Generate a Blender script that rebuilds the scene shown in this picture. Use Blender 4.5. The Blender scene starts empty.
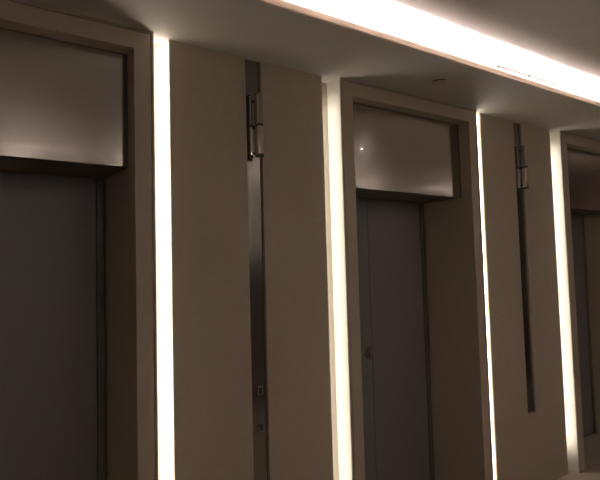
import bpy, bmesh, math, random
from mathutils import Matrix, Vector
random.seed(4)
C = bpy.context.scene.collection

# ------------------------------------------------------------------ sizes (metres)
ZC = 2.703            # soffit underside
ZH = 2.85             # upper ceiling
YP = -0.036           # front of the elevator surrounds
YB = 0.084            # back of the light channels
YT = 0.047            # face of the transoms
YD = 0.395            # face of the doors
ZT = 2.097            # transom underside
ZO = 2.611            # underside of the surround head
YS = -0.547           # soffit edge
YO = -3.60            # opposite wall
X0, X1 = -3.0, 7.3    # lobby ends
PITCH = 2.3185
SUR = [(-0.3215, 0.908), (1.9990, 3.2280), (4.3150, 5.5440)]     # outer edges of the surrounds
JW = 0.0885
PAN = [(-1.306, -0.4265), (0.9971, 1.8934), (3.3168, 4.2167), (5.633, 6.532)]   # wall panels
PLATE = [None, (1.4059, 1.4909), (3.7228, 3.8183), None]
ZPL = 0.545           # bottom of the stainless plates
YPL = 0.014           # plates sit in a slot this deep

# ------------------------------------------------------------------ materials
def new_mat(name):
    m = bpy.data.materials.new(name); m.use_nodes = True
    nt = m.node_tree; b = nt.nodes['Principled BSDF']
    return m, nt, b
def L(nt, a, b): nt.links.new(a, b)
def noise_mat(name, c1, c2, scale=(30, 30, 30), rough=0.6, bump=0.0, metallic=0.0, detail=5, spec=0.3, bscale=None):
    m, nt, b = new_mat(name)
    tc = nt.nodes.new('ShaderNodeTexCoord'); mp = nt.nodes.new('ShaderNodeMapping')
    mp.inputs['Scale'].default_value = scale
    n = nt.nodes.new('ShaderNodeTexNoise'); n.inputs['Scale'].default_value = 1.0; n.inputs['Detail'].default_value = detail
    r = nt.nodes.new('ShaderNodeValToRGB')
    r.color_ramp.elements[0].color = (*c1, 1); r.color_ramp.elements[1].color = (*c2, 1)
    r.color_ramp.elements[0].position = 0.3; r.color_ramp.elements[1].position = 0.7
    L(nt, tc.outputs['Object'], mp.inputs['Vector']); L(nt, mp.outputs['Vector'], n.inputs['Vector'])
    L(nt, n.outputs['Fac'], r.inputs['Fac']); L(nt, r.outputs['Color'], b.inputs['Base Color'])
    b.inputs['Roughness'].default_value = rough; b.inputs['Metallic'].default_value = metallic
    b.inputs['Specular IOR Level'].default_value = spec
    if bump:
        src = n
        if bscale:
            mp2 = nt.nodes.new('ShaderNodeMapping'); mp2.inputs['Scale'].default_value = bscale
            src = nt.nodes.new('ShaderNodeTexNoise'); src.inputs['Scale'].default_value = 1.0
            L(nt, tc.outputs['Object'], mp2.inputs['Vector']); L(nt, mp2.outputs['Vector'], src.inputs['Vector'])
        bp = nt.nodes.new('ShaderNodeBump'); bp.inputs['Strength'].default_value = bump; bp.inputs['Distance'].default_value = 0.002
        L(nt, src.outputs['Fac'], bp.inputs['Height']); L(nt, bp.outputs['Normal'], b.inputs['Normal'])
    return m
def emit_mat(name, col, strength):
    m, nt, b = new_mat(name)
    b.inputs['Base Color'].default_value = (0.8, 0.8, 0.78, 1)
    b.inputs['Emission Color'].default_value = (*col, 1); b.inputs['Emission Strength'].default_value = strength
    return m
STRIP_COL = (1.0, 0.885, 0.75); COVE_COL = (1.0, 0.845, 0.77)
STRIP_L = 5.8; COVE_L = 560.0
M = {}
M['panel'] = noise_mat('woven_wallcovering', (.51, .44, .35), (.555, .48, .385), (25, 25, 60), .75, .15, bscale=(700, 700, 260))
M['surround'] = noise_mat('surround_laminate', (.54, .46, .37), (.575, .49, .395), (60, 60, 6), .45, .05)
M['trim'] = noise_mat('surround_edge', (.44, .37, .30), (.49, .415, .335), (60, 60, 6), .4)
M['dark'] = noise_mat('dark_metal', (.035, .028, .024), (.05, .04, .035), (40, 40, 40), .45)
M['steel'] = noise_mat('brushed_steel', (.48, .44, .41), (.53, .49, .455), (4, 4, 300), .18, .03, 1.0, bscale=(5, 5, 500))
b = M['steel'].node_tree.nodes['Principled BSDF']; b.inputs['Anisotropic'].default_value = .7; b.inputs['Coat Weight'].default_value = .9; b.inputs['Coat Roughness'].default_value = .035
tv = M['steel'].node_tree.nodes.new('ShaderNodeCombineXYZ'); tv.inputs['Z'].default_value = 1
L(M['steel'].node_tree, tv.outputs['Vector'], b.inputs['Tangent'])
M['plate'] = noise_mat('polished_steel', (.27, .255, .24), (.30, .285, .27), (200, 200, 3), .18, 0.0, 1.0)
M['door'] = noise_mat('door_steel', (.27, .255, .265), (.29, .275, .285), (3, 3, 200), .45, .03, .2)
M['return'] = noise_mat('return_steel', (.26, .265, .275), (.28, .285, .295), (3, 3, 200), .42, .03, .2)
M['doortrim'] = noise_mat('door_frame_steel', (.19, .175, .16), (.21, .195, .18), (3, 3, 100), .4, 0, .3)
M['ceil'] = noise_mat('ceiling_paint', (.57, .55, .54), (.60, .58, .57), (6, 6, 6), .85, .05, bscale=(150, 150, 150))
M['white'] = noise_mat('white_reflector', (.68, .66, .62), (.72, .70, .66), (20, 20, 20), .6)
M['chanback'] = noise_mat('channel_back', (.44, .41, .34), (.48, .45, .38), (20, 20, 20), .6)
M['floor'] = noise_mat('stone_floor', (.44, .385, .32), (.51, .45, .38), (5, 5, 5), .35, 0)
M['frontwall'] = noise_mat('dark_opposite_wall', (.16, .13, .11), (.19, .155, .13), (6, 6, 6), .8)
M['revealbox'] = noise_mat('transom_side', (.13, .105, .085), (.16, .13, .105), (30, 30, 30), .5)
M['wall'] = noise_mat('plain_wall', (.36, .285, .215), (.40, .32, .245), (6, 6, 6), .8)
M['residue'] = noise_mat('sticker_residue', (.07, .06, .05), (.26, .23, .20), (60, 60, 60), .8)
M['cable'] = noise_mat('grey_cable', (.02, .02, .02), (.03, .03, .03), (20, 20, 20), .6)
M['cover'] = noise_mat('sprinkler_cover_paint', (.50, .47, .44), (.54, .50, .47), (20, 20, 20), .6)
m, nt, b = new_mat('milky_acrylic_lip')
tr = nt.nodes.new('ShaderNodeBsdfTranslucent'); mx = nt.nodes.new('ShaderNodeMixShader'); mx.inputs['Fac'].default_value = .17
b.inputs['Base Color'].default_value = (.78, .72, .67, 1); tr.inputs['Color'].default_value = (.8, .7, .6, 1)
nz = nt.nodes.new('ShaderNodeTexNoise'); nz.inputs['Scale'].default_value = 3; mr = nt.nodes.new('ShaderNodeMapRange')
mr.inputs['To Min'].default_value = .35; mr.inputs['To Max'].default_value = .5
L(nt, nz.outputs['Fac'], mr.inputs['Value']); L(nt, mr.outputs['Result'], b.inputs['Roughness'])
out = nt.nodes['Material Output']
L(nt, b.outputs[0], mx.inputs[1]); L(nt, tr.outputs[0], mx.inputs[2]); L(nt, mx.outputs[0], out.inputs['Surface'])
M['lip'] = m
M['cove_edge'] = emit_mat('cove_led_lens_edge', COVE_COL, 22.0)
M['spot'] = emit_mat('downlight_lens', COVE_COL, 65.0)
M['side_led'] = emit_mat('shaded_led_lens', STRIP_COL, 4.4)
M['dim_led'] = emit_mat('opposite_led_lens', STRIP_COL, 8.0)
M['strip_led'] = emit_mat('warm_led_lens', STRIP_COL, STRIP_L)
M['cove_led'] = emit_mat('cove_led_lens', COVE_COL, COVE_L)
M['chrome'] = noise_mat('polished_lantern', (.70, .63, .56), (.74, .67, .60), (20, 20, 20), .12, 0, .85)
M['chromedark'] = noise_mat('grey_lantern', (.42, .39, .36), (.46, .43, .40), (20, 20, 20), .16, 0, .75)

# ------------------------------------------------------------------ mesh helpers
def bx(bm, x0, x1, y0, y1, z0, z1, bev=0.0):
    t = bmesh.new()
    bmesh.ops.create_cube(t, size=1)
    bmesh.ops.scale(t, vec=(x1 - x0, y1 - y0, z1 - z0), verts=t.verts)
    bmesh.ops.translate(t, vec=((x0 + x1) / 2, (y0 + y1) / 2, (z0 + z1) / 2), verts=t.verts)
    if bev: bmesh.ops.bevel(t, geom=t.edges[:], offset=bev, segments=2, affect='EDGES', profile=.5)
    me = bpy.data.meshes.new('t'); t.to_mesh(me); t.free(); bm.from_mesh(me); bpy.data.meshes.remove(me)
def cyl(bm, p, r, h, seg=40, axis='Z', r2=None, bev=0):
    t = bmesh.new()
    bmesh.ops.create_cone(t, cap_ends=True, segments=seg, radius1=r, radius2=r if r2 is None else r2, depth=h)
    if axis == 'X': bmesh.ops.rotate(t, matrix=Matrix.Rotation(math.pi / 2, 3, 'Y'), verts=t.verts)
    if axis == 'Y': bmesh.ops.rotate(t, matrix=Matrix.Rotation(math.pi / 2, 3, 'X'), verts=t.verts)
    bmesh.ops.translate(t, vec=p, verts=t.verts)
    me = bpy.data.meshes.new('t'); t.to_mesh(me); t.free(); bm.from_mesh(me); bpy.data.meshes.remove(me)
def obj(name, bm, mat, parent=None, origin=(0, 0, 0)):
    """one mesh object; geometry was given in world space, origin = the object's (or its thing's) base point"""
    me = bpy.data.meshes.new(name)
    bmesh.ops.translate(bm, vec=[-c for c in origin], verts=bm.verts)
    bm.to_mesh(me); bm.free(); me.materials.append(mat)
    o = bpy.data.objects.new(name, me); C.objects.link(o)
    if parent: o.parent = parent
    else: o.location = origin
    return o
def boxes(name, mat, parent, origin, *bs, bev=0.0):
    bm = bmesh.new()
    for q in bs: bx(bm, *q, bev=bev)
    return obj(name, bm, mat, parent, origin)
def thing(name, label, cat, loc, group=None):
    o = bpy.data.objects.new(name, None); C.objects.link(o); o.location = loc; o.empty_display_size = .1
    return tag(o, label, cat, group)
def tag(o, label, cat, group=None):
    o['label'] = label; o['category'] = cat
    if group: o['group'] = group
    return o
def struct(o, label, cat):
    o['kind'] = 'structure'; return tag(o, label, cat)
def dup(root, loc, label):
    r = root.copy(); C.objects.link(r); r.location = loc; r['label'] = label
    for ch in list(root.children):
        c = ch.copy(); C.objects.link(c); c.parent = r
        for g in list(ch.children):
            d = g.copy(); C.objects.link(d); d.parent = c
    return r

# ------------------------------------------------------------------ the setting
struct(boxes('floor', M['floor'], None, (2, -1.8, 0), (X0, X1, YO, .6, -.06, 0)), 'beige stone lobby floor at the foot of the wall', 'floor')
struct(boxes('ceiling', M['ceil'], None, (2, -1.8, ZH), (X0, X1, YO, .6, ZH, ZH + .06)), 'upper lobby ceiling washed by the hidden cove light', 'ceiling')
# wall behind the surrounds and panels, with three openings
segs = []; edges = [X0] + [e for s in SUR for e in s] + [X1]
for i in range(0, len(edges), 2): segs.append((edges[i], edges[i + 1], YB, .60, 0, ZH))
for a, b_ in SUR:
    segs.append((a, b_, YB, .60, ZC, ZH))
    segs.append((a, b_, YD + .06, .60, 0, ZC))
for q in segs: struct(boxes('wall_back', M['wall'], None, ((q[0] + q[1]) / 2, q[2], q[4]), q), 'brown lobby wall holding the row of elevators', 'wall')
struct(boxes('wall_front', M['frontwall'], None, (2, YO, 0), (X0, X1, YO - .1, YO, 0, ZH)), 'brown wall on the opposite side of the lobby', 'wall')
struct(boxes('wall_left', M['wall'], None, (X0, -1.8, 0), (X0 - .1, X0, YO - .1, .6, 0, ZH)), 'plain end wall near the first elevator', 'wall')
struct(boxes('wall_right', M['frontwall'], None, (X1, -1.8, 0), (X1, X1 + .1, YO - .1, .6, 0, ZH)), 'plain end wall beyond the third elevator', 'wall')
TS = .010
LIP = .027
sof = struct(boxes('ceiling_soffit', M['ceil'], None, (2, YS, ZC), (X0, X1, YS + .009, YB, ZC, ZC + TS)),
       'lowered painted ceiling soffit running above the elevator surrounds', 'soffit')
boxes('lip', M['lip'], sof, (2, YS, ZC), (X0, X1, YS, YS + .009, ZC, ZC + LIP))
YSO = -3.05
struct(boxes('ceiling_soffit', M['ceil'], None, (2, YSO, ZC), (X0, X1, YO, YSO, ZC, ZC + TS), (X0, X1, YSO - .012, YSO, ZC + TS, ZC + LIP)),
       'lowered ceiling soffit on the opposite side of the lobby', 'soffit')

# ------------------------------------------------------------------ wall panels
PLAB = ['wide brown wall panel left of the first elevator surround', 'wide brown wall panel between the first and second elevators, behind the nearer steel plate',
        'brown wall panel between the second and third elevators, behind the farther steel plate', 'wide brown wall panel beyond the third elevator surround']
for (a, b_), pl, lab in zip(PAN, PLATE, PLAB):
    y1 = YB
    o = ((a + b_) / 2, 0, 0)
    if pl:
        g = .004
        q = [(a, pl[0] - g, 0, y1, 0, ZC), (pl[1] + .003, b_, 0, y1, 0, ZC), (pl[0] - g, pl[1] + .003, 0, y1, 0, ZPL - g), (pl[0] - g, pl[1] + .003, YPL + .004, y1, ZPL - g, ZC)]
    else: q = [(a, b_, 0, y1, 0, ZC)]
    tag(boxes('wall_panel', M['panel'], None, o, *q), lab, 'wall panel', 'brown wall panels')

# ------------------------------------------------------------------ elevator surrounds, transoms, doors
ORD = ['first', 'second', 'third']
WHERE = ['nearest elevator at left', 'middle elevator', 'farthest elevator at right edge']
for i, (a, b_) in enumerate(SUR):
    org = ((a + b_) / 2, YP, 0)
    t = thing('elevator_surround', ['brown square surround of the nearest elevator, at the left edge', 'brown square surround of the middle elevator between two glowing strips',
              'brown square surround of the farthest elevator, cut by the right edge'][i], 'door surround', org, 'brown elevator surrounds')
    tw = .011
    # jambs and head (front face carries an edge trim set off by a fine groove)
    g = .004
    boxes('jamb', M['surround'], t, org, (a + tw + g, a + JW, YP, YD + .06, 0, ZO), (a, a + tw + g, YP + .010, YD + .06, 0, ZO), bev=.0012)
    boxes('jamb', M['surround'], t, org, (b_ - JW, b_ - tw - g, YP, YD + .06, 0, ZO), (b_ - tw - g, b_, YP + .010, YD + .06, 0, ZO), bev=.0012)
    boxes('head', M['surround'], t, org, (a + tw + g, b_ - tw - g, YP, YD + .06, ZO, ZC - tw - g),
          (a, b_, YP + .010, YD + .06, ZC - tw - g, ZC), (a, a + tw + g, YP + .010, YD + .06, ZO, ZC - tw - g), (b_ - tw - g, b_, YP + .010, YD + .06, ZO, ZC - tw - g))
    boxes('edge_trim', M['trim'], t, org, (a, a + tw, YP - .001, YP + .010, 0, ZC))
    boxes('edge_trim', M['trim'], t, org, (b_ - tw, b_, YP - .001, YP + .010, 0, ZC))
    boxes('edge_trim', M['trim'], t, org, (a + tw, b_ - tw, YP - .001, YP + .010, ZC - tw, ZC))
    # transom: dark box with a steel face set off by a reveal
    l, r = a + JW, b_ - JW
    t = thing('elevator_transom', ['brushed steel transom panel over the nearest elevator door, at the upper left', 'brushed steel transom panel over the middle elevator door',
              'dark steel transom panel over the farthest elevator door'][i], 'transom', ((l + r) / 2, YT, ZT), 'steel transoms over the doors')
    org = tuple(t.location)
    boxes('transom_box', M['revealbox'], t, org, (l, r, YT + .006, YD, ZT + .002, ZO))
    boxes('face_panel', M['steel'], t, org, (l + .021, r - .021, YT, YT + .006, ZT, ZO - .005), bev=.001)
    # door
    t = thing('door_%d' % (i + 1), ['dark grey sliding door of the nearest elevator', 'grey sliding door of the middle elevator, with a scuffed sticker mark',
              'grey sliding door of the farthest elevator'][i], 'elevator door', ((l + r) / 2, YD, 0)); t['kind'] = 'structure'
    org = tuple(t.location)
    rx = l + .485; 
    boxes('return_panel', M['return'], t, org, (l, rx - .004, YD, YD + .05, 0, ZT))
    boxes('door_panel', M['door'], t, org, (rx + .003, r - .045, YD + .003, YD + .05, .012, ZT))
    boxes('door_jamb', M['doortrim'], t, org, (r - .042, r - .006, YD - .006, YD + .05, 0, ZT), bev=.001)
    boxes('door_sill', M['steel'], t, org, (rx, r - .045, YD - .0, YD + .05, 0, .008))
    if i == 1:
        bm = bmesh.new(); vs = []
        cx, cz = 2.530, 1.065
        pts = [(.028, .048), (.030, -.046), (.012, -.052), (-.006, -.040), (-.024, -.022), (-.030, .000), (-.020, .012), (-.026, .026), (-.008, .034), (.002, .052), (.014, .040)]
        for p in pts: vs.append(bm.verts.new((cx + p[0], YD - .001, cz + p[1])))
        f = bm.faces.new(vs); bm.normal_update()
        e = bmesh.ops.extrude_face_region(bm, geom=[f]); bmesh.ops.translate(bm, vec=(0, .002, 0), verts=[v for v in e['geom'] if isinstance(v, bmesh.types.BMVert)])
        o = obj('sticker_residue', bm, M['residue'], t, org); o['label'] = 'torn dark sticker residue'

# ------------------------------------------------------------------ vertical light channels
GAPS = [(PAN[0][1], SUR[0][0], 'L', 'glowing vertical light strip left of the nearest elevator'),
        (SUR[0][1], PAN[1][0], 'R', 'thick glowing vertical strip right of the nearest elevator'),
        (PAN[1][1], SUR[1][0], 'L', 'glowing vertical strip along the left side of the middle elevator'),
        (SUR[1][1], PAN[2][0], 'R', 'thin glowing vertical line right of the middle elevator'),
        (PAN[2][1], SUR[2][0], 'L', 'glowing vertical strip left of the farthest elevator, ending at the floor'),
        (SUR[2][1], PAN[3][0], 'R', 'glowing vertical light strip right of the farthest elevator')]
for a, b_, side, lab in GAPS:
    org = ((a + b_) / 2, YB, 0)
    t = thing('light_strip', lab, 'light strip', org, 'vertical light strips beside the elevators')
    boxes('channel_back', M['chanback'], t, org, (a, b_, YB - .004, YB, 0, ZC))
    k = .004
    if side == 'R':      # lens on the panel edge at the right, reflector at the left
        boxes('reflector', M['white'], t, org, (a, a + k, YP + .014, YB - .004, 0, ZC))
        boxes('lens', M['strip_led'], t, org, (b_ - .010, b_, .015, YB - .012, .03, ZC - .008), bev=.0015)
    else:
        boxes('reflector', M['white'], t, org, (b_ - k, b_, YP + .003, YB - .004, 0, ZC))
        boxes('lens', M['side_led'], t, org, (a, a + .010, .022, YB - .012, .18, ZC - .12), bev=.0015)

# strips added on the opposite wall, lit high up to brighten the panel tops
for k, x in enumerate((-.37, .95, 1.95, 3.27, 4.27, 5.59)):
    org = (x, YO, 0)
    t = thing('light_strip', 'vertical light strip on the opposite wall of the lobby', 'light strip', org, 'light strips on the opposite wall')
    boxes('channel_back', M['white'], t, org, (x - .03, x + .03, YO, YO + .012, 0, ZC - .02))
    boxes('lens', M['dim_led'], t, org, (x - .02, x + .02, YO + .012, YO + .018, 1.9, ZC - .04), bev=.0015)

# ------------------------------------------------------------------ cove lights
for y, sg, lab in ((YS + .012, 1, 'bright cove light strip hidden above the soffit edge'), (YSO - .012, -1, 'cove light strip above the opposite soffit')):
    runs = [(-.2, X1 - .05)] if sg > 0 else [(-1.2, 1.4), (1.85, 5.5), (6.4, X1 - .05)]
    org = (2, y, ZC + TS)
    t = thing('cove_light', lab, 'cove light', org)
    def wedge(name, mat, prof):
        bm = bmesh.new()
        for run in runs:
            ends = []
            for x in run: ends.append([bm.verts.new((x, y + sg * p[0], ZC + TS + p[1])) for p in prof])
            n = len(prof)
            for k in range(n): bm.faces.new((ends[0][k], ends[0][(k + 1) % n], ends[1][(k + 1) % n], ends[1][k]))
            bm.faces.new(ends[0]); bm.faces.new(ends[1][::-1])
        bmesh.ops.recalc_face_normals(bm, faces=bm.faces)
        return obj(name, bm, mat, t, org)
    wedge('light_channel', M['white'], [(-.002, 0), (.032, 0), (.030, .0010), (-.0005, .0016)])
    wedge('diffuser', M['cove_led'], [(-.0003, .0016), (.008, .0014), (.008, .0024), (-.0003, .0026)])
    wedge('edge_diffuser', M['cove_edge'], [(.0085, .0014), (.029, .0011), (.029, .0021), (.0085, .0024)])  # second, weaker glowing strip added to lengthen the fade on the ceiling

# small downlight in the upper ceiling (seen as a glint in the middle transom)
org = (3.76, -1.63, ZH)
dl = thing('downlight', 'small round downlight in the upper ceiling, out in front of the farthest elevator', 'downlight', org, 'downlights in the upper ceiling')
bm = bmesh.new(); cyl(bm, (3.76, -1.63, ZH - .003), .028, .006, 40); obj('bezel', bm, M['white'], dl, org)
bm = bmesh.new(); cyl(bm, (3.76, -1.63, ZH - .007), .013, .003, 40); obj('lens', bm, M['spot'], dl, org)
sp = bpy.data.lights.new('downlight_beam', 'SPOT'); sp.energy = 9; sp.color = (1, .86, .74); sp.spot_size = math.radians(66); sp.spot_blend = .6; sp.shadow_soft_size = .03  # spot added so the floor bounces light onto the undersides
so = bpy.data.objects.new('beam', sp); C.objects.link(so); so.parent = dl; so.location = (0, 0, -.012)
dup(dl, (1.55, -1.63, ZH), 'small round downlight in the upper ceiling, out in front of the nearer steel plate')  # this and the next two: extra downlights added to brighten the floor
dup(dl, (-.66, -1.63, ZH), 'small round downlight in the upper ceiling, out in front of the nearest elevator')
dup(dl, (5.97, -1.63, ZH), 'small round downlight in the upper ceiling, beyond the farthest elevator')

# cable clipped to the upper ceiling inside the cove
bm = bmesh.new()
cyl(bm, (3.105, -.402, ZH - .009), .009, .29, 12, "X"); cyl(bm, (3.445, -.408, ZH - .009), .009, .33, 12, "X"); cyl(bm, (3.265, -.405, ZH - .008), .004, .035, 12, "X")
tag(obj('cable', bm, M['cable'], None, (3.265, -.405, ZH)), 'thin dark cable running along the ceiling inside the bright cove', 'cable')

# sprinkler cover
org = (2.535, -.295, ZC)
t = thing('sprinkler_cover', 'small round sprinkler cover on the soffit above the middle elevator', 'sprinkler cover', org)
bm = bmesh.new(); cyl(bm, (2.535, -.295, ZC - .012), .040, .004, 48, r2=.041); obj('cover_disc', bm, M['cover'], t, org)
bm = bmesh.new(); cyl(bm, (2.535, -.295, ZC - .005), .0385, .010, 48); obj('rim', bm, M['revealbox'], t, org)  # dark colour stands in for the shade in the gap above the disc

# ------------------------------------------------------------------ stainless plates with hall lanterns
def plate(pl, lab, buttons):
    a, b_ = pl; org = ((a + b_) / 2, YPL, ZPL)
    t = thing('lantern_plate', lab, 'steel plate', org, 'vertical steel plates on the wall panels')
    boxes('face_plate', M['plate'], t, org, (a, b_ , YPL, YPL + .004, ZPL, ZC - .001))
    for zb in buttons:
        cx = (a + b_) / 2 + .008
        f = boxes('call_button', M['dark'], t, org, (cx - .0125, cx + .0125, YPL - .004, YPL, zb - .019, zb + .019), bev=.001)
        w = .004
        boxes('button_rim', M['return'], f, org, (cx - .015, cx - .011, YPL - .005, YPL, zb - .021, zb + .021), (cx + .011, cx + .015, YPL - .005, YPL, zb - .021, zb + .021),
              (cx - .011, cx + .011, YPL - .005, YPL, zb + .017, zb + .021), (cx - .011, cx + .011, YPL - .005, YPL, zb - .021, zb - .017))
    return t
plate(PLATE[1], 'long steel plate with two call buttons between the first and second elevators', (1.031, .853))
plate(PLATE[2], 'long steel plate without buttons between the second and third elevators', ())
def lantern(cx, lab):
    org = (cx, YPL, 2.19); z0, z1, zm = 2.19, 2.515, 2.352
    t = thing('hall_lantern', lab, 'hall lantern', org, 'elevator hall lanterns')
    for x0, x1, yf, yk in ((cx - .0155, cx + .0195, -.060, -.022), (cx - .030, cx - .013, -.012, YPL)):    # front bar, rear bar
        boxes('upper_lens', M['chromedark'], t, org, (x0, x1, yf, yk, zm + .003, z1 - .004), bev=.006)
        boxes('lower_lens', M['chrome'], t, org, (x0, x1, yf, yk, z0 + .008, zm - .003), bev=.0078)
        boxes('collar', M['dark'], t, org, (x0 + .003, x1 - .003, yf + .003, yk - .003, zm - .008, zm + .008))
        boxes('top_cap', M['plate'], t, org, (x0 + .002, x1 - .002, yf + .002, yk - .002, z1 - .006, z1), bev=.001)
        boxes('bottom_cap', M['dark'], t, org, (x0 + .002, x1 - .002, yf + .002, yk - .002, z0, z0 + .010), bev=.001)
    for zz in (z0 + .03, z1 - .03, zm):
        boxes('bracket', M['plate'], t, org, (cx - .004, cx + .008, -.024, YPL, zz - .005, zz + .005))
    return t
la = lantern(1.4484, 'nearer glass hall lantern, on the steel plate with call buttons')
dup(la, (3.7705, YPL, 2.19), 'farther glass hall lantern, on the steel plate left of the farthest elevator')

# ------------------------------------------------------------------ world and camera
w = bpy.data.worlds.new('World'); bpy.context.scene.world = w; w.use_nodes = True
w.node_tree.nodes['Background'].inputs['Color'].default_value = (.02, .017, .015, 1)
cam = bpy.data.cameras.new('camera'); co = bpy.data.objects.new('camera', cam); C.objects.link(co)
R = Matrix(((0.8108388104847675, -0.013868402140981388, -0.585105196382414), (-0.5846479232885322, -0.065256619594317, -0.8086583823800562), (-0.02696718758146321, 0.9977721388278882, -0.061020732319167964)))
U, S_, Vt = None, None, None
co.matrix_world = Matrix.Translation((0, -2.37, 1.603)) @ R.to_4x4()
cam.sensor_width = 36; cam.lens = 33.2386; cam.clip_start = .05
bpy.context.scene.camera = co
vs = bpy.context.scene.view_settings
vs.view_transform = 'Standard'; vs.look = 'None'; vs.gamma = 1; vs.use_curve_mapping = False
vs.exposure = 0.43
cy = bpy.context.scene.cycles
cy.max_bounces = 16; cy.diffuse_bounces = 10; cy.glossy_bounces = 6
